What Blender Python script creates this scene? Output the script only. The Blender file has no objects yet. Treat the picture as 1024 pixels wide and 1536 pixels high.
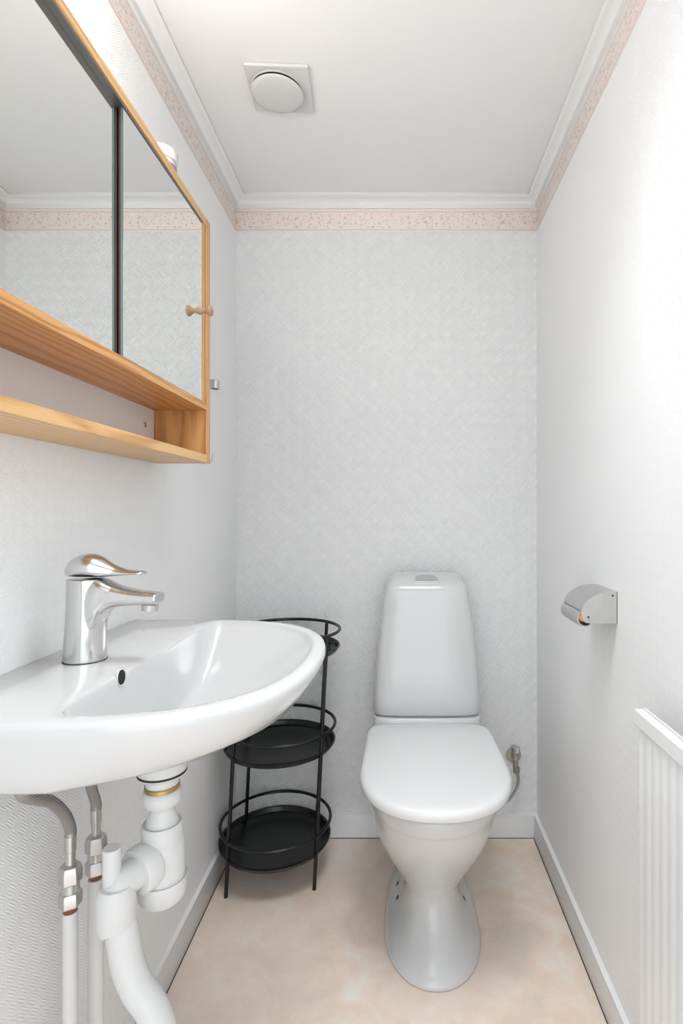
import bpy, bmesh, math
from mathutils import Vector, Matrix
from mathutils.bvhtree import BVHTree
PI = math.pi
S = bpy.context.scene
C = S.collection
E = 1.094            # eye height
YB = 1.83            # back wall
YF = -0.12           # inner face of the doorway wall
ZC = 2.145           # ceiling
def XL(y): return -0.5426 - 0.010 * (y - YB)
def XR(y): return 0.4686 + 0.011 * (y - YB)

# ------------------------------------------------------------------ materials
def new_mat(name):
    m = bpy.data.materials.new(name); m.use_nodes = True
    nt = m.node_tree; b = nt.nodes['Principled BSDF']
    return m, nt, b
def N(nt, t, **kw):
    n = nt.nodes.new(t)
    for k, v in kw.items(): setattr(n, k, v)
    return n
def math_(nt, op, a, b=None, clamp=False):
    n = N(nt, 'ShaderNodeMath', operation=op); n.use_clamp = clamp
    for i, v in enumerate((a, b)):
        if v is None: continue
        if isinstance(v, (int, float)): n.inputs[i].default_value = v
        else: nt.links.new(v, n.inputs[i])
    return n.outputs[0]
def mixc(nt, f, a, b, blend='MIX'):
    n = N(nt, 'ShaderNodeMix', data_type='RGBA', blend_type=blend)
    for i, v in ((0, f), (6, a), (7, b)):
        if isinstance(v, (int, float)): n.inputs[i].default_value = v
        elif isinstance(v, tuple): n.inputs[i].default_value = (*v[:3], 1)
        else: nt.links.new(v, n.inputs[i])
    return n.outputs[2]
def bump(nt, b, h, strength, dist):
    n = N(nt, 'ShaderNodeBump'); n.inputs['Strength'].default_value = strength
    n.inputs['Distance'].default_value = dist
    nt.links.new(h, n.inputs['Height']); nt.links.new(n.outputs[0], b.inputs['Normal'])
def noise(nt, vec, scale, detail=3, rough=.5, dist=0):
    n = N(nt, 'ShaderNodeTexNoise'); n.inputs['Scale'].default_value = scale
    n.inputs['Detail'].default_value = detail; n.inputs['Roughness'].default_value = rough
    n.inputs['Distortion'].default_value = dist
    if vec is not None: nt.links.new(vec, n.inputs['Vector'])
    return n
def objco(nt, scale=None, rot=None):
    t = N(nt, 'ShaderNodeTexCoord').outputs['Object']
    if scale or rot:
        m = N(nt, 'ShaderNodeMapping')
        if scale: m.inputs['Scale'].default_value = scale
        if rot: m.inputs['Rotation'].default_value = rot
        nt.links.new(t, m.inputs['Vector']); t = m.outputs[0]
    return t
def ramp(nt, f, stops):
    r = N(nt, 'ShaderNodeValToRGB'); nt.links.new(f, r.inputs[0])
    e = r.color_ramp.elements
    while len(e) < len(stops): e.new(.5)
    for k, (p, c) in enumerate(stops):
        e[k].position = p; e[k].color = (*c, 1)
    return r.outputs[0]

def plain(name, col, rough=.5, metal=0, coat=0, var=.02, ior=None):
    m, nt, b = new_mat(name)
    n = noise(nt, objco(nt), 9, 3)
    dark = tuple(c * (1 - var * 2) for c in col)
    nt.links.new(mixc(nt, n.outputs[0], dark, col), b.inputs['Base Color'])
    b.inputs['Roughness'].default_value = rough; b.inputs['Metallic'].default_value = metal
    b.inputs['Coat Weight'].default_value = coat; b.inputs['Coat Roughness'].default_value = .09
    if ior: b.inputs['IOR'].default_value = ior
    return m

def wallpaper(name, axis, pitch, blk, stren):
    m, nt, b = new_mat(name)
    sep = N(nt, 'ShaderNodeSeparateXYZ'); nt.links.new(objco(nt), sep.inputs[0])
    u = sep.outputs[axis]; v = sep.outputs[2]
    k = 2 * PI / pitch
    s1 = math_(nt, 'SINE', math_(nt, 'MULTIPLY', math_(nt, 'ADD', u, v), k))
    s2 = math_(nt, 'SINE', math_(nt, 'MULTIPLY', math_(nt, 'SUBTRACT', u, v), k))
    ch = N(nt, 'ShaderNodeTexChecker'); ch.inputs['Scale'].default_value = 1
    cb = N(nt, 'ShaderNodeCombineXYZ')
    nt.links.new(math_(nt, 'MULTIPLY', math_(nt, 'ADD', u, v), blk), cb.inputs[0])
    nt.links.new(math_(nt, 'MULTIPLY', math_(nt, 'SUBTRACT', u, v), blk), cb.inputs[1])
    cb.inputs[2].default_value = .5
    nt.links.new(cb.outputs[0], ch.inputs['Vector'])
    mx = N(nt, 'ShaderNodeMix'); nt.links.new(ch.outputs['Fac'], mx.inputs[0])
    nt.links.new(s1, mx.inputs[2]); nt.links.new(s2, mx.inputs[3])
    nz = noise(nt, objco(nt), 260, 2)
    h = math_(nt, 'ADD', mx.outputs[0], math_(nt, 'MULTIPLY', nz.outputs[0], 1.3))
    # paper seams every 53 cm
    fr = math_(nt, 'FRACT', math_(nt, 'DIVIDE', math_(nt, 'ADD', u, 10.21), .53))
    seam = math_(nt, 'LESS_THAN', fr, .003)
    h = math_(nt, 'SUBTRACT', h, math_(nt, 'MULTIPLY', seam, 2.0))
    bump(nt, b, h, stren, .0007)
    big = noise(nt, objco(nt), 2.0, 2)
    nt.links.new(mixc(nt, big.outputs[0], (.905, .91, .91), (.915, .92, .92)), b.inputs['Base Color'])
    b.inputs['Roughness'].default_value = .55
    return m

def border_mat(name, axis):
    m, nt, b = new_mat(name)
    sep = N(nt, 'ShaderNodeSeparateXYZ'); nt.links.new(objco(nt), sep.inputs[0])
    u = sep.outputs[axis]; v = sep.outputs[2]
    base = (.80, .685, .625)
    col = base
    cb = N(nt, 'ShaderNodeCombineXYZ'); nt.links.new(u, cb.inputs[0]); nt.links.new(v, cb.inputs[1])
    nz = noise(nt, cb.outputs[0], 30, 3)
    col = mixc(nt, nz.outputs[0], (.94, .825, .755), (.94, .86, .81))
    inside = math_(nt, 'MULTIPLY', math_(nt, 'GREATER_THAN', v, 2.044), math_(nt, 'LESS_THAN', v, 2.094))
    for sc, rad, pal, off in ((62, .24, ((.62, .33, .32), (.50, .50, .52), (.66, .42, .37), (.42, .45, .50)), 0),
                              (125, .20, ((.36, .38, .38), (.58, .40, .36), (.45, .48, .40), (.33, .34, .40)), 3.3)):
        vo = N(nt, 'ShaderNodeTexVoronoi', voronoi_dimensions='2D'); vo.inputs['Scale'].default_value = sc
        mp = N(nt, 'ShaderNodeMapping'); mp.inputs['Location'].default_value = (off, off, 0)
        nt.links.new(cb.outputs[0], mp.inputs[0]); nt.links.new(mp.outputs[0], vo.inputs['Vector'])
        rs = N(nt, 'ShaderNodeSeparateColor'); nt.links.new(vo.outputs['Color'], rs.inputs[0])
        r_ = ramp(nt, rs.outputs[0], [(0, pal[0]), (.33, pal[1]), (.66, pal[2]), (1, pal[3])])
        on = math_(nt, 'LESS_THAN', vo.outputs['Distance'], math_(nt, 'MULTIPLY', rs.outputs[1], rad * 1.5))
        on = math_(nt, 'MULTIPLY', math_(nt, 'MULTIPLY', on, inside), .45)
        col = mixc(nt, on, col, r_)
    # thin stripes along both edges
    for z0 in (2.0385, 2.0985):
        d = math_(nt, 'ABSOLUTE', math_(nt, 'SUBTRACT', v, z0))
        col = mixc(nt, math_(nt, 'MULTIPLY', math_(nt, 'LESS_THAN', d, .0014), .7), col, (.70, .46, .38))
    nt.links.new(col, b.inputs['Base Color']); b.inputs['Roughness'].default_value = .5
    return m

def wood(name, grain, light=(.76, .47, .21), dark=(.46, .19, .05), figure=1.0):
    m, nt, b = new_mat(name)
    sc = [14, 14, 14]; sc[grain] = 1.6 if grain == 2 else 3.2
    v = objco(nt, tuple(sc))
    w = N(nt, 'ShaderNodeTexWave', wave_type='RINGS', rings_direction='XYZ'[grain], wave_profile='SIN')
    w.inputs['Scale'].default_value = 2.3; w.inputs['Distortion'].default_value = 9.0 * figure
    w.inputs['Detail'].default_value = 2; w.inputs['Detail Scale'].default_value = .45
    nt.links.new(v, w.inputs['Vector'])
    sf = [260, 260, 260]; sf[grain] = 6
    fine = noise(nt, objco(nt, tuple(sf)), 1, 3)
    f = math_(nt, 'ADD', math_(nt, 'MULTIPLY', w.outputs['Fac'], .6), math_(nt, 'MULTIPLY', fine.outputs[0], .4))
    mid = tuple((a * .7 + c * .3) for a, c in zip(light, dark))
    col = ramp(nt, f, [(.34, light), (.66, mid), (.92, dark)])
    big = noise(nt, objco(nt), 5, 2)
    col = mixc(nt, math_(nt, 'MULTIPLY', big.outputs[0], .30), col, light)
    nt.links.new(col, b.inputs['Base Color'])
    b.inputs['Roughness'].default_value = .38
    bump(nt, b, fine.outputs[0], .08, .0005)
    return m

def floor_mat():
    m, nt, b = new_mat('marbled_vinyl')
    v = objco(nt)
    a = noise(nt, v, 5.5, 6, .62, .7); c = noise(nt, v, 14, 5, .6, .4); d = noise(nt, v, 2.1, 3)
    f = math_(nt, 'ADD', math_(nt, 'MULTIPLY', a.outputs[0], .65), math_(nt, 'MULTIPLY', c.outputs[0], .35))
    col = ramp(nt, f, [(.36, (.78, .68, .58)), (.45, (.90, .72, .59)), (.53, (.93, .78, .66)), (.62, (.94, .87, .78))])
    g = ramp(nt, d.outputs[0], [(.42, (0, 0, 0)), (.62, (1, 1, 1))])
    col = mixc(nt, math_(nt, 'MULTIPLY', g, .35), col, (.80, .74, .68))
    nt.links.new(col, b.inputs['Base Color']); b.inputs['Roughness'].default_value = .42
    return m

def chrome(name, base=(.72, .72, .72), rough=.08, smudge=.25):
    m, nt, b = new_mat(name)
    n = noise(nt, objco(nt), 55, 4, .6)
    r = math_(nt, 'ADD', rough, math_(nt, 'MULTIPLY', n.outputs[0], smudge))
    nt.links.new(r, b.inputs['Roughness']); b.inputs['Metallic'].default_value = 1
    nt.links.new(mixc(nt, n.outputs[0], tuple(c * .85 for c in base), base), b.inputs['Base Color'])
    return m

def braid_mat():
    m, nt, b = new_mat('braided_steel')
    w = N(nt, 'ShaderNodeTexWave', wave_type='BANDS', bands_direction='DIAGONAL'); w.inputs['Scale'].default_value = 180
    w.inputs['Distortion'].default_value = 1.0
    nt.links.new(objco(nt), w.inputs['Vector'])
    nt.links.new(mixc(nt, w.outputs['Fac'], (.26, .25, .24), (.50, .49, .47)), b.inputs['Base Color'])
    b.inputs['Metallic'].default_value = .8; b.inputs['Roughness'].default_value = .42
    bump(nt, b, w.outputs['Fac'], .25, .0004)
    return m

M = {}
M['wall_x'] = wallpaper('embossed_paper_back', 0, .0085, 24, 1.0)
M['wall_y'] = wallpaper('embossed_paper_side', 1, .0052, 42, .36)
M['border_x'] = border_mat('floral_border_back', 0)
M['border_y'] = border_mat('floral_border_side', 1)
M['paint'] = plain('white_gloss_paint', (.90, .905, .905), .35, var=.015)
M['ceil'] = plain('ceiling_paint', (.90, .905, .905), .6, var=.01)
M['floor'] = floor_mat()
M['wood_y'] = wood('pine_long', 1)
M['wood_z'] = wood('pine_upright', 2, light=(.72, .39, .145), dark=(.34, .11, .02), figure=1.3)  # uprights also coloured darker and redder to carry the cabinet's bounce light
M['wood_mid'] = wood('pine_bounce_tint', 1, light=(.68, .35, .125), dark=(.36, .12, .025))  # same pine, with shade and warm interreflection put into the colour
M['wood_knob'] = plain('beech_knob', (.52, .33, .20), .35, var=.12)
M['ceramic'] = plain('white_porcelain', (.65, .655, .655), .16, coat=.5, var=.004)
M['seat'] = plain('white_seat_plastic', (.79, .795, .795), .22, coat=.2, var=.003)
M['plastic'] = plain('white_plastic', (.70, .705, .70), .33, var=.01)
M['pipe'] = plain('painted_pipe', (.74, .74, .73), .45, var=.05)
M['enamel'] = plain('white_radiator_enamel', (.83, .835, .835), .28, var=.01)
M['chrome'] = chrome('chrome')
M['dullchrome'] = chrome('worn_chrome', (.66, .66, .65), .22, .25)
M['tap'] = chrome('tap_chrome', (.70, .70, .69), .05, .30)
M['braid'] = braid_mat()
M['black'] = plain('black_lacquered_metal', (.008, .0095, .0095), .26, coat=0, var=.2)
M['rubber'] = plain('black_rubber', (.01, .01, .01), .6)
M['dark'] = plain('dark_hole', (.012, .011, .010), .8)
M['brown'] = plain('dark_brown_board', (.075, .035, .022), .5, var=.2)
M['track'] = plain('dark_track', (.24, .22, .21), .35, metal=.7)
M['glass_edge'] = plain('glass_edge', (.16, .20, .19), .2)
M['copper'] = plain('rusty_copper', (.30, .105, .045), .6, var=.3)
M['brass'] = chrome('tarnished_brass', (.50, .36, .16), .3, .2)
M['oldbrass'] = chrome('stained_nickel', (.50, .47, .40), .25, .2)
M['core_reflection'] = plain('orange_reflection', (.75, .36, .10), .6, var=.1)
M['lilac'] = plain('lilac_label', (.42, .34, .46), .4, var=.25)
M['panel'] = plain('white_hardboard', (.80, .80, .80), .5)
M['stain'] = plain('yellowed_plate', (.60, .56, .46), .45, var=.2)
m, nt, b = new_mat('mirror_silver'); b.inputs['Metallic'].default_value = 1
b.inputs['Base Color'].default_value = (.90, .915, .905, 1); b.inputs['Roughness'].default_value = .004
M['mirror'] = m
m, nt, b = new_mat('lit_opal_glass')
b.inputs['Base Color'].default_value = (.9, .9, .9, 1); b.inputs['Roughness'].default_value = .25
b.inputs['Emission Color'].default_value = (1, .99, .975, 1); b.inputs['Emission Strength'].default_value = 11.5
M['opal'] = m

# ------------------------------------------------------------------ mesh helpers
ORG = {}
def thing(name, label, cat, loc, group=None):
    o = bpy.data.objects.new(name, None); C.objects.link(o)
    o.location = loc; o.empty_display_size = .05
    o['label'] = label; o['category'] = cat
    if group: o['group'] = group
    ORG[o] = Vector(loc)
    return o
def obj(name, bm, mat, parent=None, smooth=True, bevel=0, sub=0, angle=35, label=None, loc=None):
    org = ORG[parent] if parent else Vector(loc or (0, 0, 0))
    bmesh.ops.translate(bm, verts=bm.verts, vec=-org)
    bmesh.ops.recalc_face_normals(bm, faces=bm.faces)
    me = bpy.data.meshes.new(name); bm.to_mesh(me); bm.free()
    o = bpy.data.objects.new(name, me); C.objects.link(o)
    if isinstance(mat, (list, tuple)):
        for q in mat: me.materials.append(q)
    else: me.materials.append(mat)
    if parent: o.parent = parent
    else: o.location = org
    ORG[o] = org
    if smooth:
        for p in me.polygons: p.use_smooth = True
        me.set_sharp_from_angle(angle=math.radians(angle)) if not sub else None
    if bevel:
        md = o.modifiers.new('bevel', 'BEVEL'); md.width = bevel; md.segments = 3; md.limit_method = 'ANGLE'
        md.harden_normals = False
        for p in me.polygons: p.use_smooth = True
    if sub:
        md = o.modifiers.new('sub', 'SUBSURF'); md.levels = sub; md.render_levels = sub
    if label: o['label'] = label
    return o
def struct(name, bm, mat, **kw):
    o = obj(name, bm, mat, **kw); o['kind'] = 'structure'; return o
def tag(o, label, cat, group=None):
    o['label'] = label; o['category'] = cat
    if group: o['group'] = group
    return o
def prism8(bm, pts):      # 8 points: bottom 4 then top 4
    v = [bm.verts.new(p) for p in pts]
    for f in ((0, 3, 2, 1), (4, 5, 6, 7), (0, 1, 5, 4), (1, 2, 6, 5), (2, 3, 7, 6), (3, 0, 4, 7)):
        bm.faces.new([v[i] for i in f])
def box(x0, x1, y0, y1, z0, z1, bm=None):
    bm = bm or bmesh.new()
    prism8(bm, [(x0, y0, z0), (x1, y0, z0), (x1, y1, z0), (x0, y1, z0), (x0, y0, z1), (x1, y0, z1), (x1, y1, z1), (x0, y1, z1)])
    return bm
def loft(rings, bm=None, cap0=True, cap1=True, closed=False):
    bm = bm or bmesh.new()
    R = [[bm.verts.new(p) for p in r] for r in rings]
    n = len(R[0])
    rng = range(len(R)) if closed else range(len(R) - 1)
    for i in rng:
        a, c = R[i], R[(i + 1) % len(R)]
        for j in range(n):
            bm.faces.new((a[j], a[(j + 1) % n], c[(j + 1) % n], c[j]))
    if not closed:
        if cap0: bm.faces.new(list(reversed(R[0])))
        if cap1: bm.faces.new(R[-1])
    return bm
def frame(d):
    d = d.normalized(); up = Vector((0, 0, 1)) if abs(d.z) < .9 else Vector((1, 0, 0))
    a = d.cross(up).normalized(); return a, d.cross(a).normalized()
def smooth_path(pts, n=8):
    P = [Vector(p) for p in pts]
    if len(P) < 3: return P
    Q = [P[0] * 2 - P[1]] + P + [P[-1] * 2 - P[-2]]
    out = []
    for i in range(1, len(Q) - 2):
        for k in range(n):
            t = k / n
            out.append(.5 * ((2 * Q[i]) + (Q[i + 1] - Q[i - 1]) * t + (2 * Q[i - 1] - 5 * Q[i] + 4 * Q[i + 1] - Q[i + 2]) * t * t
                             + (3 * Q[i] - Q[i - 1] - 3 * Q[i + 1] + Q[i + 2]) * t ** 3))
    out.append(P[-1]); return out
def tube(pts, r, bm=None, seg=16, closed=False):
    P = [Vector(p) for p in pts]; n = len(P)
    rr = r if isinstance(r, (list, tuple)) else [r] * n
    d0 = (P[1] - P[0]); a, _ = frame(d0)
    rings = []
    for i, p in enumerate(P):
        if closed: d = P[(i + 1) % n] - P[i - 1]
        elif i == 0: d = P[1] - P[0]
        elif i == n - 1: d = P[-1] - P[-2]
        else: d = (P[i + 1] - P[i]).normalized() + (P[i] - P[i - 1]).normalized()
        d.normalize()
        a = (a - d * a.dot(d)).normalized(); b_ = d.cross(a)
        rings.append([p + (a * math.cos(t) + b_ * math.sin(t)) * rr[i] for t in (2 * PI * k / seg for k in range(seg))])
    return loft(rings, bm, closed=closed)
def lathe(profile, base, axis=(0, 0, 1), seg=40, bm=None, cap0=True, cap1=True):
    ax = Vector(axis).normalized(); a, b_ = frame(ax); base = Vector(base)
    rings = [[base + ax * h + (a * math.cos(2 * PI * k / seg) + b_ * math.sin(2 * PI * k / seg)) * r for k in range(seg)] for r, h in profile]
    return loft(rings, bm, cap0, cap1)
def ring_path(cx, cy, z, r, n=64, sx=1.0):
    return [(cx + r * math.cos(2 * PI * k / n), cy + r * math.sin(2 * PI * k / n), z) for k in range(n)]
def sgnpow(v, p): return math.copysign(abs(v) ** p, v)
def sring(z, cx, hw, yf, ym, yb, nf=2.0, nb=4.0, n=64):
    out = []
    for k in range(n):
        t = 2 * PI * k / n; c, s = math.cos(t), math.sin(t)
        e = nf if s < 0 else nb
        L = (ym - yf) if s < 0 else (yb - ym)
        out.append((cx + hw * sgnpow(c, 2 / e), ym + L * sgnpow(s, 2 / e), z))
    return out

# ------------------------------------------------------------------ room shell
YH = -1.1
struct('floor', box(-.9, .9, YH, YB + .12, -.08, 0), M['floor'], smooth=False)
struct('ceiling', box(-.62, .62, YF - .1, YB + .12, ZC, ZC + .08), M['ceil'], smooth=False)
struct('wall_back', box(-.70, .62, YB, YB + .1, 0, ZC), M['wall_x'], smooth=False)
bm = bmesh.new(); y0, y1 = YF - .1, YB
prism8(bm, [(XL(y0) - .12, y0, 0), (XL(y0), y0, 0), (XL(y1), y1, 0), (XL(y1) - .12, y1, 0), (XL(y0) - .12, y0, ZC), (XL(y0), y0, ZC), (XL(y1), y1, ZC), (XL(y1) - .12, y1, ZC)])
struct('wall_left', bm, M['wall_y'], smooth=False)
bm = bmesh.new()
prism8(bm, [(XR(y0), y0, 0), (XR(y0) + .12, y0, 0), (XR(y1) + .12, y1, 0), (XR(y1), y1, 0), (XR(y0), y0, ZC), (XR(y0) + .12, y0, ZC), (XR(y1) + .12, y1, ZC), (XR(y1), y1, ZC)])
struct('wall_right', bm, M['wall_y'], smooth=False)
# doorway wall behind the camera: an opening 0.80 x 2.02 m
bm = bmesh.new()
xa, xb = XL(YF), XR(YF)
box(xa, -.42, YF - .1, YF, 0, ZC, bm); box(.40, xb, YF - .1, YF, 0, ZC, bm); box(-.42, .40, YF - .1, YF, 2.02, ZC, bm)
struct('wall_front', bm, M['wall_x'], smooth=False)
def runs(name_base, prof, mat, names, bevel=0):
    """profile (offset, z) swept along left, back and right walls with mitred corners"""
    n = len(prof)
    for side, nm in names.items():
        if side == 'back':
            A = [(XL(YB - p) + p, YB - p, z) for p, z in prof]; B = [(XR(YB - p) - p, YB - p, z) for p, z in prof]
        elif side == 'left':
            A = [(XL(YF) + p, YF, z) for p, z in prof]; B = [(XL(YB - p) + p, YB - p, z) for p, z in prof]
        else:
            A = [(XR(YF) - p, YF, z) for p, z in prof]; B = [(XR(YB - p) - p, YB - p, z) for p, z in prof]
        struct(nm, loft([A, B]), mat, angle=50)
base_prof = [(0, 0), (.013, 0), (.013, .070), (.011, .0745), (.004, .0765), (0, .0765)]
runs('baseboard', base_prof, M['paint'], {'left': 'baseboard_left', 'back': 'baseboard_back', 'right': 'baseboard_right'})
cove = [(0, ZC), (0, 2.110), (.004, 2.110), (.0055, 2.114)]
for k in range(9):
    t = k / 8 * PI / 2
    cove.append((.0055 + .024 * (1 - math.cos(t)), 2.115 + .018 * math.sin(t)))
cove += [(.031, 2.1335), (.0335, 2.135), (.0365, 2.1365), (.0365, 2.1415), (.035, ZC)]
runs('trim', cove, M['paint'], {'left': 'trim_1', 'back': 'trim_2', 'right': 'trim_3'})
bprof = [(0, 2.032), (.0008, 2.032), (.0008, 2.106), (0, 2.106)]
runs('trim', bprof, M['border_y'], {'left': 'trim_4', 'right': 'trim_6'})
runs('trim', bprof, M['border_x'], {'back': 'trim_5'})
# dark joint between floor and baseboards
gap = [(.0128, .0004), (.0150, .0004), (.0150, .0012), (.0128, .0012)]
runs('trim', gap, M['dark'], {'back': 'trim_7', 'right': 'trim_8', 'left': 'trim_9'})

# ------------------------------------------------------------------ mirror cabinet
CX, CY0, CY1 = -.413, .42, 1.20
wx = XL(.8) + .001
cab = thing('mirror_cabinet', 'pine wall cabinet with two sliding mirror doors and an open shelf, above the washbasin', 'cabinet', (wx, .81, 1.198))
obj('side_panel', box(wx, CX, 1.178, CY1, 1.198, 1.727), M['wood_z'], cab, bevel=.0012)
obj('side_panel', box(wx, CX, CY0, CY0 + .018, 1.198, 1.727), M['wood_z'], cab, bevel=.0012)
obj('top_board', box(wx, CX, CY0 + .018, 1.178, 1.710, 1.727), M['wood_y'], cab, bevel=.001)
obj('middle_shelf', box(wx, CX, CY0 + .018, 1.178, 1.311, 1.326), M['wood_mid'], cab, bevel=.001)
obj('bottom_shelf', box(wx, CX, CY0 + .018, 1.178, 1.198, 1.215), M['wood_y'], cab, bevel=.001)
bp = obj('back_panel', box(wx, wx + .004, CY0 + .018, 1.178, 1.215, 1.710), M['panel'], cab)
D_ = .53 * 816 / (596 - 221)
s = Vector((wx + .004, 1.135, E + (766 - 637) / 816 * 1.135))
obj('screw', lathe([(.0055, 0), (.0055, .001), (.0045, .002), (.001, .002)], s, (1, 0, 0), 20), M['dullchrome'], bp)
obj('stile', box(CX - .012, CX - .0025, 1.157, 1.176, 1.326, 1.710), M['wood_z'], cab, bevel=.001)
obj('sliding_track', box(-.4330, CX - .0012, CY0 + .018, 1.157, 1.7066, 1.710), M['track'], cab, label='dark metal sliding track')
def mirror_door(y0, y1, xf):
    d = obj('mirror_door', box(xf - .0075, xf - .0042, y0, y1, 1.328, 1.7062), M['brown'], cab)
    obj('mirror_glass', box(xf - .0040, xf, y0, y1, 1.328, 1.7062), [M['mirror']], d, smooth=False)
    e = box(xf - .0040, xf - .0004, y0 - .0006, y0, 1.328, 1.7062)
    obj('glass_edge', e, M['glass_edge'], d, smooth=False)
    return d
rd = mirror_door(.826, 1.157, -.4160)
ld = mirror_door(CY0 + .02, .87, -.4248)
kz, ky = 1.514, 1.143
obj('knob', lathe([(.0085, 0), (.0085, .0015), (.0060, .004), (.0048, .010), (.0058, .014), (.0095, .0185), (.0115, .0215), (.0112, .0245), (.0085, .0268), (.001, .0278)],
                  (-.4160, ky, kz), (1, 0, 0), 28), M['wood_knob'], rd, angle=60)

# jar on the cabinet
jar = thing('cream_jar', 'small jar with white lid and lilac label standing on the cabinet top', 'jar', (-.487, 1.125, 1.727))
obj('container', lathe([(.026, 0), (.0285, .002), (.0285, .082), (.026, .088), (.001, .088)], (-.487, 1.125, 1.727)), M['seat'], jar)
obj('paper_label', lathe([(.0288, .022), (.0291, .022), (.0291, .078), (.0288, .078)], (-.487, 1.125, 1.727), cap0=False, cap1=False), M['lilac'], jar)
obj('lid', lathe([(.0295, .088), (.0305, .089), (.0305, .106), (.0285, .110), (.001, .1115)], (-.487, 1.125, 1.727)), M['seat'], jar)

# wall lamp above the cabinet
LP = Vector((XL(.78), .78, 1.866))
lamp = thing('wall_lamp', 'lit white opal glass wall lamp just above the mirror cabinet', 'lamp', LP)
def ell(c, rx, ry, rz, x0=0, n=40, m_=18):
    rings = []
    for i in range(m_ + 1):
        t = i / m_ * PI / 2
        k = max(math.cos(t), .01)
        rings.append([(c.x + x0 + rx * math.sin(t), c.y + ry * k * math.cos(2 * PI * j / n), c.z + rz * k * math.sin(2 * PI * j / n)) for j in range(n)])
    return loft(rings)
obj('mounting_plate', box(LP.x, LP.x + .018, LP.y - .085, LP.y + .085, LP.z - .085, LP.z + .085), M['plastic'], lamp, bevel=.01)
obj('lamp_shade', ell(LP, .078, .116, .120, .018), M['opal'], lamp)

# ------------------------------------------------------------------ hooks on the left wall
hx = XL(1.53)
hk = thing('chrome_towel_hook', 'small chrome cup-shaped hook on the wall beside the cabinet', 'hook', (hx, 1.53, 1.447))
obj('wall_stem', lathe([(.009, 0), (.009, .003), (.005, .005), (.005, .014)], (hx, 1.53, 1.450), (1, 0, 0), 24), M['dullchrome'], hk)
cup = lathe([(.009, -.010), (.0125, -.011), (.0132, -.009), (.0132, .013), (.0105, .015), (.001, .0152)], (hx + .026, 1.53, 1.447), (0, 0, 1), 32, cap0=False)
lathe([(.0105, -.0105), (.0105, .008), (.001, .008)], (hx + .026, 1.53, 1.447), (0, 0, 1), 32, bm=cup, cap0=False)
obj('cup', cup, M['dullchrome'], hk)
hk2x = XL(1.50)
h2 = thing('plastic_wall_hook', 'small white plastic hook low on the wall beside the cabinet bottom', 'hook', (hk2x, 1.50, 1.245))
obj('back_plate', box(hk2x, hk2x + .003, 1.488, 1.512, 1.222, 1.275), M['plastic'], h2, bevel=.0012)
pts = smooth_path([(hk2x + .003, 1.50, 1.262), (hk2x + .010, 1.50, 1.240), (hk2x + .020, 1.50, 1.226), (hk2x + .029, 1.50, 1.236), (hk2x + .032, 1.50, 1.254)], 8)
obj('hook_arm', tube(pts, .0032), M['plastic'], h2)

# ------------------------------------------------------------------ washbasin
WX = XL(.83) + .0005
BY, BHL, BPR, ZR = .83, .273, .417, .875
sink = thing('washbasin', 'white porcelain wall-hung washbasin with rounded front beneath the mirror cabinet', 'sink', (WX, BY, .72))
CC = (-.345, .822)
NT = 160
def inside(x, y, dx, dyl, xb, n=2.35, m_=4.5):
    if x < xb: return False
    u = (x - WX) / (BPR - dx); v = abs(y - BY) / (BHL - dyl)
    return max(u, 0) ** m_ + v ** n < 1
def radial(dx, dyl, xb, blur=0, n=2.35, m_=4.5):
    out = []
    for k in range(NT):
        t = 2 * PI * k / NT; lo, hi = 0, .6
        for _ in range(26):
            mid = (lo + hi) / 2
            if inside(CC[0] + mid * math.cos(t), CC[1] + mid * math.sin(t), dx, dyl, xb, n, m_): lo = mid
            else: hi = mid
        out.append(lo)
    for _ in range(blur):
        out = [(out[i - 1] + 2 * out[i] + out[(i + 1) % NT]) / 4 for i in range(NT)]
    return out
def rring(R, z, f=1.0):
    return [(CC[0] + r * f * math.cos(2 * PI * k / NT), CC[1] + r * f * math.sin(2 * PI * k / NT), (z(k) if callable(z) else z)) for k, r in enumerate(R)]
def lerpR(A, B, t): return [a * (1 - t) + c * t for a, c in zip(A, B)]
outer = radial(0, 0, WX)
o1 = radial(.0015, .0015, WX + .0005); o2 = radial(.006, .006, WX + .003)
lowR = radial(.048, .030, WX, 2)
midR = radial(.014, .010, WX)
low2 = radial(.064, .045, WX + .01, 4)
inn = radial(.024, .020, WX + .160, 3)
circ = lambda r: [r] * NT
under = radial(.16, .10, WX + .05, 10)
up = lambda z, a=.024: (lambda k: z - .003 + a * max(0, math.cos(2 * PI * k / NT + .15)) ** .75)
rings = [rring(circ(.034), .742), rring(lerpR(circ(.045), under, .1), .745), rring(lerpR(under, circ(.05), .2), .758),
         rring(lerpR(under, low2, .5), up(.773, .018)), rring(low2, up(.786)), rring(lerpR(low2, lowR, .7), up(.788)),
         rring(lowR, up(.7925)), rring(lerpR(lowR, midR, .55), up(.812, .010)), rring(midR, .838), rring(outer, .860), rring(outer, .867), rring(o1, .8715), rring(o2, .8745),
         rring(lerpR(o2, inn, .55), .8755), rring(lerpR(o2, inn, .93), .8745), rring(inn, .8715),
         rring(inn, .864, .975)]
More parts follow.
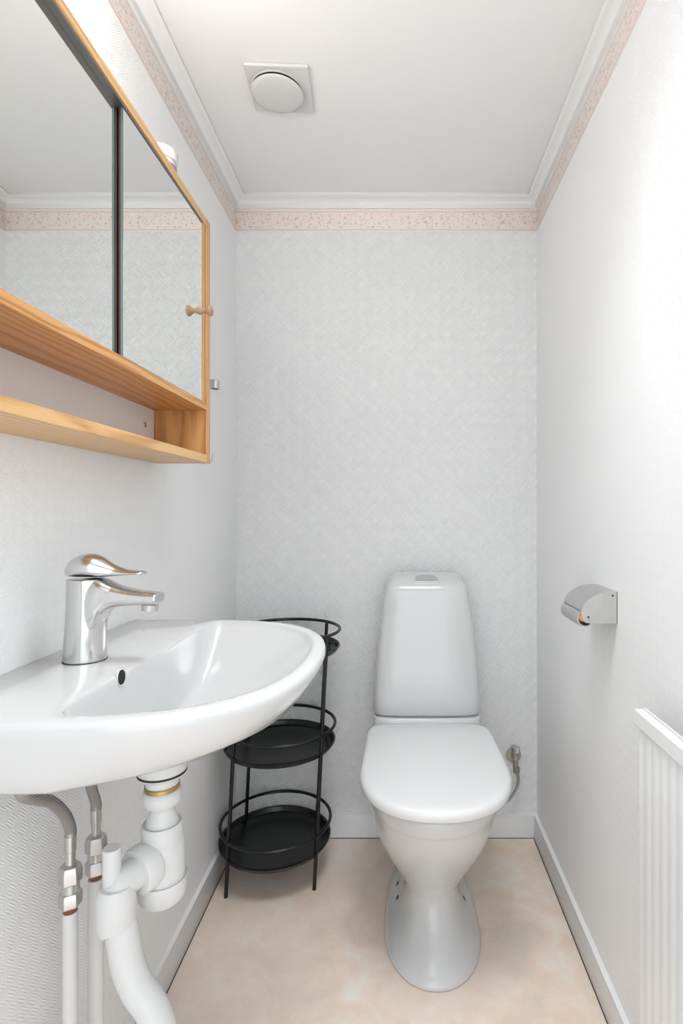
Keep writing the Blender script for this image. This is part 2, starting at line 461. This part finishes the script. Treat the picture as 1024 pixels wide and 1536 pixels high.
# bowl interior: ease towards the drain
bot = radial(.20, .135, WX + .160, 14)
for t, z in ((.07, .853), (.18, .832), (.34, .806), (.55, .781), (.75, .766), (.90, .760)):
    rings.append(rring(lerpR([r * .975 for r in inn], [r * .8 for r in bot], t), z))
rings += [rring(circ(.055), .756), rring(circ(.034), .752), rring(circ(.022), .750)]
basin = obj('basin', loft(rings, cap0=False, cap1=True), M['ceramic'], sink, angle=60)
bvh = BVHTree.FromPolygons([v.co + ORG[basin] for v in basin.data.vertices], [list(p.vertices) for p in basin.data.polygons])
def surf(px, py, tree):
    d = Vector(((px - 596) / 816, 1, -(py - 766) / 816)).normalized()
    h = tree.ray_cast(Vector((0, 0, E)), d)
    return h[0], h[1]
h, n_ = surf(182, 1016, bvh)
if n_.x < 0: n_ = -n_
of = lathe([(.0118, -.001), (.0118, .0005), (.0108, .0012), (.0098, .0004)], h, n_, 28, cap0=False, cap1=False)
ofo = obj('overflow_ring', of, M['ceramic'], basin)
obj('overflow_hole', lathe([(.0098, -.002), (.0098, .0004), (.0001, .0004)], h, n_, 24, cap0=False), M['dark'], basin, label='dark overflow hole in the bowl wall')
obj('drain_strainer', lathe([(.030, .750), (.0315, .7525), (.030, .7545), (.022, .7535), (.020, .7505), (.001, .7505)], (CC[0], CC[1], 0), (0, 0, 1), 32), M['chrome'], sink, label='chrome drain fitting')

# ------------------------------------------------------------------ faucet
FX, FY, FZ = -.458, .798, .8752
fau = thing('faucet', 'worn chrome single-lever mixer tap standing on the washbasin ledge', 'faucet', (FX, FY, FZ))
def ering(cx, cy, z, rx, ry, n=40): return [(cx + rx * math.cos(2 * PI * k / n), cy + ry * math.sin(2 * PI * k / n), z) for k in range(n)]
bm = loft([ering(FX + dx, FY, FZ + dz, rx, ry) for dz, dx, rx, ry in
           ((0, 0, .0290, .0280), (.004, 0, .0290, .0280), (.03, .0005, .0282, .0272), (.06, .0015, .0272, .0262), (.09, .002, .0265, .0255), (.112, .002, .0262, .0252), (.1195, .002, .0258, .0248))])
def srr(x, zc, hz, hy, n=32, e=3.2):
    return [(x, FY + hy * sgnpow(math.cos(2 * PI * k / n), 2 / e), zc + hz * sgnpow(math.sin(2 * PI * k / n), 2 / e)) for k in range(n)]
sp = [(.000, .900, .9955, .022), (.014, .905, .9965, .0235), (.024, .925, .9962, .0235), (.031, .941, .9935, .0225), (.038, .9495, .9895, .0212), (.0453, .9525, .9858, .0200), (.058, .9548, .9815, .0188),
      (.0707, .9558, .9787, .0180), (.085, .9565, .9765, .0175), (.103, .9572, .9748, .0172), (.1085, .9575, .9744, .0168), (.1100, .9595, .9728, .0145)]
loft([srr(FX + dx, (a + b2) / 2, (b2 - a) / 2, hy) for dx, a, b2, hy in sp], bm)
fb = obj('body', bm, M['tap'], fau)
md = fb.modifiers.new('remesh', 'REMESH'); md.mode = 'VOXEL'; md.voxel_size = .0011; md.use_smooth_shade = True
md = fb.modifiers.new('smooth', 'SMOOTH'); md.iterations = 5; md.factor = .5
obj('aerator', lathe([(.0105, 0), (.0118, -.0015), (.0112, -.0105), (.0095, -.0105), (.009, -.006), (.001, -.006)], (FX + .0955, FY, .9580), (.08, 0, 1), 32), M['dullchrome'], fau)
obj('base_ring', lathe([(.0290, -.0002), (.0296, .0006), (.0290, .0012)], (FX, FY, FZ), (0, 0, 1), 40, cap0=False, cap1=False), M['rubber'], fau)
# lever: dome running out into a thin blade
z0 = FZ + .122
bm = bmesh.new()
def lring(x, zb, zt, hy, n=32):
    out = []
    for k in range(n):
        t = 2 * PI * k / n; c, s = math.cos(t), math.sin(t)
        zc = zb + (zt - zb) * .35
        out.append((x, FY + hy * sgnpow(c, .9), zc + ((zt - zc) if s > 0 else (zc - zb)) * sgnpow(s, .9)))
    return out
lv = [(-.0265, .0035, .010, .004), (-.0255, .001, .016, .012), (-.021, .0, .024, .020), (-.013, 0, .0305, .0245), (-.002, 0, .0345, .0262), (.008, 0, .0345, .0262), (.017, 0, .0315, .0245), (.025, 0, .027, .021),
      (.034, .0005, .0205, .0165), (.044, .001, .0155, .0135), (.056, .0025, .011, .0125), (.068, .003, .0095, .0125), (.078, .0032, .0090, .0122), (.0835, .0035, .0087, .0105), (.0855, .0042, .0080, .006)]
loft([lring(FX + x + .0025, z0 + a, z0 + t, hy) for x, a, t, hy in lv], bm)
obj('lever', bm, M['chrome'], fau, sub=1)

# ------------------------------------------------------------------ water trap and waste pipe below the basin
TX, TY = CC[0] - .006, .812
trap = thing('bottle_trap', 'white plastic bottle trap and waste pipe under the washbasin', 'drain pipe', (TX, TY, .0))
def zm(prof):
    K = [(.45, .037), (.476, .037), (.517, .030), (.62, .030), (.665, .019), (.695, .011), (.745, .008), (.8, .008)]
    out = []
    for r, z in prof:
        for (a, da), (b, db) in zip(K, K[1:]):
            if a <= z <= b: out.append((r, z + da + (db - da) * (z - a) / (b - a))); break
    return out
obj('tailpiece', lathe(zm([(.0385, .7325), (.0380, .730), (.0355, .712), (.0345, .700), (.0345, .6965)]), (TX, TY, 0), seg=48), M['plastic'], trap)
obj('gasket', lathe(zm([(.0335, .6972), (.0350, .6965), (.0350, .6930), (.0335, .6925)]), (TX, TY, 0), seg=48), M['rubber'], trap, label='black rubber gasket')
obj('neck', lathe(zm([(.0335, .6928), (.0338, .690), (.031, .6865), (.0235, .684), (.0232, .662), (.0232, .655)]), (TX, TY, 0), seg=48), M['plastic'], trap)
obj('clamp_ring', lathe(zm([(.0235, .6695), (.0246, .669), (.0240, .6665), (.0248, .664), (.0246, .660), (.0235, .6595)]), (TX, TY, 0), seg=48), M['brass'], trap, label='rusty brass ring')
obj('upper_nut', lathe(zm([(.0235, .661), (.0268, .658), (.0275, .650), (.0275, .641), (.0258, .633), (.020, .627), (.0170, .623), (.0172, .618), (.0215, .607), (.0232, .600), (.0236, .594)]), (TX, TY, 0), seg=48), M['plastic'], trap, angle=60)
obj('collar', lathe(zm([(.0245, .5985), (.0272, .600), (.0288, .5975), (.0290, .577), (.0275, .572)]), (TX, TY, 0), seg=48), M['plastic'], trap)
obj('bottle', lathe(zm([(.024, .580), (.0300, .5735), (.0318, .568), (.0322, .560), (.0322, .516)]), (TX, TY, 0), seg=48), M['plastic'], trap)
obj('bottle_cap', lathe(zm([(.0322, .5180), (.0352, .5195), (.0355, .515), (.0350, .507), (.0335, .488), (.028, .479), (.018, .476), (.001, .476)]), (TX, TY, 0), seg=48), M['plastic'], trap)
px_, py_ = -.386, .745
oz = .580
dv = Vector((px_ - TX, py_ - TY, 0)).normalized(); O = Vector((TX, TY, oz))
obj('outlet_nut', lathe([(.0285, .0), (.0318, .002), (.0330, .010), (.0325, .022), (.0300, .026), (.0245, .0262)], O + dv * .020, dv, 48), M['plastic'], trap)
tee = smooth_path([O + dv * .030, O + dv * .052, O + dv * .068 + Vector((0, 0, -.003)), Vector((px_, py_, oz - .024)), Vector((px_, py_, oz - .05)), Vector((px_ + .001, py_, .525))], 8)
obj('elbow', tube(tee, .0215, seg=32), M['plastic'], trap)
obj('tee_stub', lathe([(.0118, 0), (.0118, .058), (.0112, .0595), (.001, .0595)], (px_ - .005, py_, oz - .007), (0, 0, 1), 32), M['plastic'], trap)
obj('coupling', lathe([(.0210, 0.008), (.0240, 0), (.0250, -.004), (.0250, -.045), (.0243, -.047), (.0205, -.047)], (px_ + .001, py_, .574), (0, 0, 1), 40), M['plastic'], trap)
wp = smooth_path([(px_ + .002, py_, .54), (px_ + .010, py_, .512), (px_ + .0165, py_, .474), (px_ + .031, py_ - .003, .4447), (px_ + .053, py_ - .007, .418), (px_ + .066, py_ - .010, .385), (px_ + .069, py_ - .011, .34)], 8) + [Vector((px_ + .069, py_ - .011, .001))]
obj('waste_pipe', tube(wp, .0212, seg=32), M['plastic'], trap)

# supply pipes with hoses
def supply(px, py, zt, hose, label, r=.0100):
    t = thing('water_supply_pipe', label, 'pipe', (px, py, 0), 'water supply pipes under the basin')
    obj('pipe', lathe([(r, 0), (r, zt - .002)], (px, py, 0), seg=24), M['pipe'], t, label='white painted riser pipe')
    obj('copper_end', lathe([(.0082, zt - .004), (.0086, zt - .002), (.0086, zt + .012)], (px, py, 0), seg=20), M['copper'], t, label='bare rusty copper pipe end')
    n1 = lathe([(.0135, zt + .006), (.0155, zt + .008), (.0158, zt + .024), (.0140, zt + .027), (.0105, zt + .028)], (px, py, 0), seg=6)
    lathe([(.0118, zt + .026), (.0118, zt + .044)], (px, py, 0), seg=24, bm=n1)
    obj('lower_nut', n1, M['dullchrome'], t, bevel=.0008)
    n2 = lathe([(.0135, zt + .039), (.0160, zt + .041), (.0160, zt + .055), (.0140, zt + .064), (.0080, zt + .066)], (px, py, 0), seg=6)
    obj('upper_nut', n2, M['dullchrome'], t, bevel=.0008)
    obj('ferrule', lathe([(.0066, zt + .060), (.0066, zt + .084), (.0075, zt + .085), (.0078, zt + .106), (.0070, zt + .107)], (px, py, 0), seg=24), M['dullchrome'], t)
    hx_, hy_, _ = hose[-1]
    uh = bvh.ray_cast(Vector((hx_, hy_, .5)), Vector((0, 0, 1)))[0]
    if uh: hose = [q for q in hose[:-1] if q[2] < uh.z - .003] + [(hx_, hy_, uh.z - .001)]
    P = smooth_path([(px, py, zt + .104), (px, py, zt + .116)] + hose, 8)
    obj('braided_hose', tube(P, .0078), M['braid'], t, label='grey braided steel hose')
    return t
supply(-.469, .78, .522, [(-.466, .762, .668), (-.460, .725, .705), (-.455, .690, .728), (-.452, .660, .748), (-.452, .650, .772)],
       'white riser pipe under the basin, the nearer one with the widely curved braided hose')
supply(-.471, .85, .522, [(-.472, .842, .660), (-.470, .828, .690), (-.466, .818, .712), (-.462, .812, .760)],
       'white riser pipe under the basin, the farther one with a short hose', r=.0112)

# ------------------------------------------------------------------ black three-tier stand
RX, RY, SH = -.376, 1.655, .050
rack = thing('tiered_stand', 'black metal three-tier round stand in the corner behind the washbasin', 'shelf stand', (RX, RY, 0))
def sh(bm):
    for v in bm.verts: v.co.x += SH * v.co.z
    return bm
RR = .160
for a in (227, 328, 47, 138):
    x, y = RX + RR * math.cos(math.radians(a)), RY + RR * math.sin(math.radians(a))
    P = [(x, y, .0), (x, y, .733)]
    obj('leg', sh(lathe([(.0035, 0), (.0055, .001), (.0055, .733), (.004, .7345)], (x, y, 0), seg=16)), M['black'], rack)
for z in (.105, .393, .680):
    r = .163
    prof = [(.001, z - .013), (r - .012, z - .013), (r - .004, z - .010), (r - .0005, z - .004), (r + .001, z - .001), (r + .003, z + .001), (r + .003, z + .004), (r - .001, z + .005), (r - .004, z + .002), (r - .005, z - .003), (r - .008, z - .009), (r - .014, z - .0115), (.001, z - .0115)]
    obj('tray', sh(lathe(prof, (RX, RY, 0), seg=72)), M['black'], rack)
    obj('guard_ring', sh(tube(ring_path(RX, RY, z + .052, .163, 72), .0048, seg=12, closed=True)), M['black'], rack)

# ------------------------------------------------------------------ toilet
TCX = .090
toi = thing('toilet', 'white porcelain close-coupled toilet with closed lid against the back wall', 'toilet', (TCX, 1.45, 0))
secs = [(0, .1235, 1.235, 1.43, 1.72, 2.15, 2.6), (.006, .1245, 1.233, 1.43, 1.72, 2.15, 2.6), (.014, .121, 1.238, 1.43, 1.72, 2.15, 2.6), (.024, .111, 1.252, 1.43, 1.71, 2.1, 2.6),
        (.038, .0965, 1.272, 1.44, 1.71, 2.1, 2.8), (.058, .083, 1.298, 1.45, 1.71, 2.1, 3), (.085, .0735, 1.328, 1.46, 1.71, 2.1, 3), (.112, .0715, 1.346, 1.47, 1.71, 2.1, 3),
        (.140, .0800, 1.344, 1.47, 1.72, 2.1, 3), (.178, .1010, 1.320, 1.46, 1.73, 2.1, 3), (.218, .1220, 1.288, 1.45, 1.74, 2.1, 3), (.257, .1380, 1.255, 1.44, 1.76, 2.1, 3), (.300, .1500, 1.222, 1.43, 1.78, 2.15, 3),
        (.345, .1590, 1.194, 1.42, 1.79, 2.15, 3), (.376, .1655, 1.180, 1.42, 1.79, 2.15, 4), (.381, .1668, 1.177, 1.42, 1.79, 2.15, 4), (.385, .1685, 1.173, 1.42, 1.79, 2.15, 4), (.412, .1720, 1.167, 1.42, 1.79, 2.15, 4), (.420, .1715, 1.169, 1.42, 1.79, 2.15, 4), (.423, .168, 1.175, 1.42, 1.785, 2.15, 4)]
ped = obj('pedestal', loft([sring(z, TCX, hw, yf, ym, yb, nf, nb, 72) for z, hw, yf, ym, yb, nf, nb in secs]), M['ceramic'], toi, angle=80)
nk = loft([sring(z, TCX, .163 + d, 1.632 - d, 1.71, 1.805, 7, 7, 72) for z, d in ((.40, 0), (.464, 0), (.468, -.003))])
obj('cistern_base', nk, M['ceramic'], toi, angle=60)
cs = [(.4725, .158, 1.648, 1.80), (.4735, .1645, 1.641, 1.80), (.480, .1672, 1.637, 1.802), (.52, .1660, 1.6375, 1.802), (.60, .1600, 1.641, 1.802), (.70, .1505, 1.648, 1.802), (.78, .1400, 1.655, 1.802), (.83, .1325, 1.660, 1.802),
      (.856, .1270, 1.664, 1.800), (.872, .1205, 1.670, 1.797), (.882, .1110, 1.680, 1.790), (.888, .0960, 1.695, 1.780), (.8905, .060, 1.72, 1.765), (.891, .02, 1.74, 1.75)]
def slope(r):
    return [(x, y, z + .20 * (y - 1.74) * min(1, max(0, (z - .80) / .08))) for x, y, z in r]
cis = obj('cistern', loft([slope(sring(z, TCX, hw, yf, (yf + yb) / 2 if hw < .1 else 1.72, yb, 5.0, 8, 72)) for z, hw, yf, yb in cs]), M['ceramic'], toi, angle=60)
ct = BVHTree.FromPolygons([v.co + ORG[cis] for v in cis.data.vertices], [list(p.vertices) for p in cis.data.polygons])
def topz(x, y): return ct.ray_cast(Vector((x, y, 1.2)), Vector((0, 0, -1)))[0].z
def half_disc(x0, x1, r=.042, d=.052, y0=1.680, lo=-.002, hi=.001):
    ol = [(x0 + (x1 - x0) * k / 20, y0 + d * max(0, 1 - (abs(x0 + (x1 - x0) * k / 20) / r) ** 2.4) ** .5) for k in range(21)] + [(x1, y0), (x0, y0)]
    # flat facet fitted to the sloping top
    za, zb = topz(TCX, y0), topz(TCX, y0 + d)
    f = lambda y: za + (zb - za) * (y - y0) / d
    return loft([[(TCX + x, y, f(y) + h) for x, y in ol] for h in (lo, hi)])
obj('flush_plate', half_disc(-.0418, .0418, lo=-.004, hi=.0012), M['dullchrome'], cis, angle=30, label='chrome flush plate')
obj('flush_button', half_disc(-.036, .010, r=.0385, d=.045, y0=1.684, lo=.001, hi=.003), M['dullchrome'], cis, angle=30)
obj('flush_button', half_disc(.0115, .036, r=.0385, d=.045, y0=1.684, lo=.001, hi=.003), M['dullchrome'], cis, angle=30)
# seat and lid
def lidring(z, g=0.0): return sring(z, TCX + .002, .1850 - g, 1.146 + g, 1.350, 1.622 - g * .7, 2.2, 14, 96)
obj('seat', loft([lidring(.4235, .022), lidring(.4245, .018), lidring(.430, .018), lidring(.4315, .020)]), M['seat'], toi, angle=60)
def lidsh(z, g):
    out = []
    for x, y, zz in lidring(z, g):
        f = max(0, (y - 1.40) / .22)
        # sides taper slightly towards the hinge; rear edge bows gently
        out.append((TCX + (x - TCX) * (1 - .035 * min(f, 1)), y + (0.010 * (1 - ((x - TCX) / .18) ** 2) if y > 1.60 else 0), zz))
    return out
obj('lid', loft([lidsh(.4320, .008), lidsh(.4325, .003), lidsh(.436, .0008), lidsh(.446, 0), lidsh(.453, .0015), lidsh(.4572, .006), lidsh(.4592, .013), lidsh(.4602, .025), lidsh(.4612, .06), lidsh(.462, .11)]), M['seat'], toi, angle=60)
pt = BVHTree.FromPolygons([v.co + ORG[ped] for v in ped.data.vertices], [list(p.vertices) for p in ped.data.polygons])
for q in ((596, 1325), (596, 1346), (696, 1347)):
    hh = surf(*q, pt)
    if hh[0] is None: continue
    c, nn, _, _ = pt.find_nearest(hh[0])
    if nn.dot(Vector((0, 0, E)) - c) < 0: nn = -nn
    obj('bolt_hole', lathe([(.0065, -.002), (.0065, .0003), (.001, .0003)], c, nn, 20), M['dark'], ped, label='dark bolt hole in the foot')

# stop valve beside toilet
VX, VZ = .391, .270
val = thing('stop_valve', 'small stained chrome stop valve with hose on the back wall beside the toilet', 'valve', (VX, YB, VZ))
obj('wall_plate', lathe([(.026, 0), (.026, .001), (.020, .004), (.010, .005)], (VX - .002, YB, VZ + .002), (0, -1, 0), 36), M['stain'], val, label='yellowed wall plate')
vb = lathe([(.0095, 0), (.0095, .030), (.007, .034), (.001, .034)], (VX, YB, VZ + .004), (0, -1, 0), 24)
lathe([(.0085, -.026), (.0085, .018), (.0105, .020), (.0105, .024)], (VX, YB - .026, VZ), (0, 0, 1), 24, bm=vb)
obj('valve_body', vb, M['oldbrass'], val)
kb = bmesh.new()
n = 24
loft([[(VX + (.0135 + .0018 * math.cos(6 * t)) * math.cos(t), YB - .026 + (.0135 + .0018 * math.cos(6 * t)) * math.sin(t), z) for t in (2 * PI * k / 48 for k in range(48))] for z in (VZ + .022, VZ + .040)], kb)
obj('hand_wheel', kb, M['dullchrome'], val, bevel=.001)
obj('compression_nut', lathe([(.0108, -.040), (.0118, -.038), (.0118, -.024), (.0105, -.022)], (VX + .003, YB - .026, VZ - .004), (0, 0, 1), 6), M['oldbrass'], val, bevel=.0006)
hp = smooth_path([(VX + .003, YB - .026, VZ - .040), (VX + .009, YB - .026, VZ - .058), (VX + .008, YB - .028, VZ - .082), (VX - .008, YB - .032, VZ - .112), (VX - .035, YB - .036, VZ - .136), (VX - .10, YB - .040, VZ - .150), (VX - .16, YB - .045, VZ - .14)], 8)
obj('hose', tube(hp, .0045), M['braid'], val)

# ------------------------------------------------------------------ toilet paper holder
PY0, PY1 = 1.140, 1.262
PXW = XR(1.2) - .0005
hol = thing('toilet_paper_holder', 'empty chrome toilet paper holder with curved cover on the right wall', 'paper holder', (PXW, 1.2, .89))
# side outline in (out from wall, z)
arc = [(0, .924)]
for k in range(13):
    t = k / 12 * PI / 2 * .93
    arc.append((.010 + .066 * math.sin(t), .924 - .046 * (1 - math.cos(t))))
cover_o = arc
cov = bmesh.new()
ins = [(max(0, p - .0012) if i else 0, z - .0012) for i, (p, z) in enumerate(cover_o)]
sec = cover_o + list(reversed(ins))
loft([[(PXW - p, y, z) for p, z in sec] for y in (PY0, PY1)], cov)
obj('cover', cov, M['dullchrome'], hol, angle=50)
side = [(0, .9225)] + [(p, z - .0012) for p, z in arc[1:-1]] + [(.0755, .878), (.074, .866), (.067, .859), (.055, .857), (0, .857)]
for y in (PY0 + .001, PY1 - .0022):
    sp_ = obj('side_plate', loft([[(PXW - p, yy, z) for p, z in side] for yy in (y, y + .0012)]), M['dullchrome'], hol, smooth=False)
    if y < 1.2:
        for p, z in ((.010, .9155), (.061, .8705)):
            obj('rivet', lathe([(.0022, 0), (.0018, .001), (.0003, .0013)], (PXW - p, y, z), (0, -1, 0), 16), M['dark'], sp_)
obj('back_plate', box(PXW - .0015, PXW, PY0 + .001, PY1 - .001, .857, .9235), M['dullchrome'], hol)
rol = lathe([(.0160, 0), (.0168, .001), (.0168, PY1 - PY0 - .010), (.0160, PY1 - PY0 - .009)], (PXW - .066, PY0 + .0045, .8665), (0, 1, 0), 36)
ro = obj('roller', rol, M['dullchrome'], hol)
obj('roller_core', lathe([(.0145, -.0002), (.0145, .0002)], (PXW - .066, PY0 + .0042, .8665), (0, 1, 0), 36), M['dark'], ro, label='dark hollow roller end')
obj('roller_reflection', lathe([(.0095, -.0004), (.0095, -.0001)], (PXW - .0705, PY0 + .0042, .8700), (0, 1, 0), 36), M['core_reflection'], ro, label='orange-brown reflection painted on the roller end')  # orange disc paints the reflection inside the hollow roller end
obj('front_flap', loft([[(PXW - p, y, z) for p, z in ((.0765, .881), (.0815, .876), (.0838, .866), (.0820, .857), (.076, .850), (.0757, .8512), (.0808, .858), (.0826, .866), (.0804, .8755), (.076, .880))] for y in (PY0 + .003, PY1 - .003)]), M['dullchrome'], hol, angle=50)

# ------------------------------------------------------------------ radiator
RXF, RYE = .4045, .925
rad = thing('radiator', 'white panel radiator with ribbed front on the right wall', 'radiator', (RXF, .52, .16))
bm = bmesh.new(); prof = []
y = .10; per = .026
ys = []
while y < RYE - .008 - 1e-6:
    ys += [(y, .0), (y + per * .42, .0), (y + per * .62, .0008), (y + per * .84, .0008)]
    y += per
ys = [(yy, d) for yy, d in ys if yy < RYE - .022] + [(RYE - .016, .0), (RYE - .0095, .0), (RYE - .0075, .002)]
front = [(RXF + .0015 + d, yy) for yy, d in ys]
back = [(RXF + .016, ys[-1][0]), (RXF + .016, ys[0][0])]
sec = front + back
obj('ribbed_panel', loft([[(x, yy, z) for x, yy in sec] for z in (.16, .735)]), M['enamel'], rad, angle=50, bevel=.0008)
obj('top_rail', box(RXF - .0035, RXF + .0125, .09, RYE, .731, .758), M['enamel'], rad, bevel=.0025)
obj('top_grille_edge', box(RXF + .0125, RXF + .0150, .09, RYE - .004, .735, .7610), M['enamel'], rad, bevel=.0008)
for yy in (.22, .78):
    obj('wall_bracket', box(RXF + .014, XR(yy) - .0002, yy - .015, yy + .015, .30, .68), M['enamel'], rad, bevel=.001)

# ------------------------------------------------------------------ ceiling vent
VC = Vector((-.290, 1.350, ZC))
ven = thing('ceiling_vent', 'round white air vent on a square plate in the ceiling', 'vent', VC)
ca, sa = math.cos(math.radians(3)), math.sin(math.radians(3))
def rotv(bm):
    for v in bm.verts:
        d = v.co - VC; v.co = VC + Vector((d.x * ca - d.y * sa, d.x * sa + d.y * ca, d.z))
    return bm
obj('square_plate', rotv(box(VC.x - .076, VC.x + .076, VC.y - .076, VC.y + .076, ZC - .009, ZC)), M['plastic'], ven, bevel=.004)
obj('throat', lathe([(.0610, 0), (.0610, -.0062), (.048, -.0068)], VC - Vector((.008, 0, .008)), (0, 0, 1), 48), M['dark'], ven, label='dark opening behind the disc')
obj('collar', lathe([(.0640, .0), (.0635, -.0030), (.0615, -.0032), (.0600, -.001)], VC - Vector((.008, 0, .008)), (0, 0, 1), 56, cap0=False, cap1=False), M['plastic'], ven)
obj('disc', lathe([(.050, -.0155), (.062, -.0160), (.0640, -.0175), (.0630, -.0195), (.054, -.0220), (.036, -.0240), (.015, -.0248), (.001, -.0250)], VC - Vector((.008, 0, .0)), (0, 0, 1), 56), M['plastic'], ven, angle=60)

# ------------------------------------------------------------------ light
w = bpy.data.worlds.new('world'); S.world = w; w.use_nodes = True
bg = w.node_tree.nodes['Background']
bg.inputs[0].default_value = (.90, .95, 1.0, 1); bg.inputs[1].default_value = 1.85

al = bpy.data.lights.new('ceiling_fill_light', 'AREA'); al.shape = 'DISK'; al.size = .5; al.spread = math.radians(95); al.energy = 3.0; al.color = (.93, .97, 1)  # added unseen fill to brighten the floor; no fixture exists here
ao = bpy.data.objects.new('ceiling_fill_light', al); C.objects.link(ao); ao.location = (.03, .78, 2.13)
cam = bpy.data.cameras.new('camera'); co = bpy.data.objects.new('camera', cam); C.objects.link(co)
co.location = (0, 0, E); co.rotation_euler = (PI / 2, 0, 0)
cam.sensor_fit = 'VERTICAL'; cam.sensor_height = 36; cam.lens = 816 / 1536 * 36
cam.shift_x = (512 - 596) / 1536; cam.shift_y = -(768 - 766) / 1536
cam.clip_start = .02
S.camera = co
S.view_settings.view_transform = 'Standard'; S.view_settings.look = 'None'
S.view_settings.gamma = 1; S.view_settings.exposure = .33; S.view_settings.use_curve_mapping = False
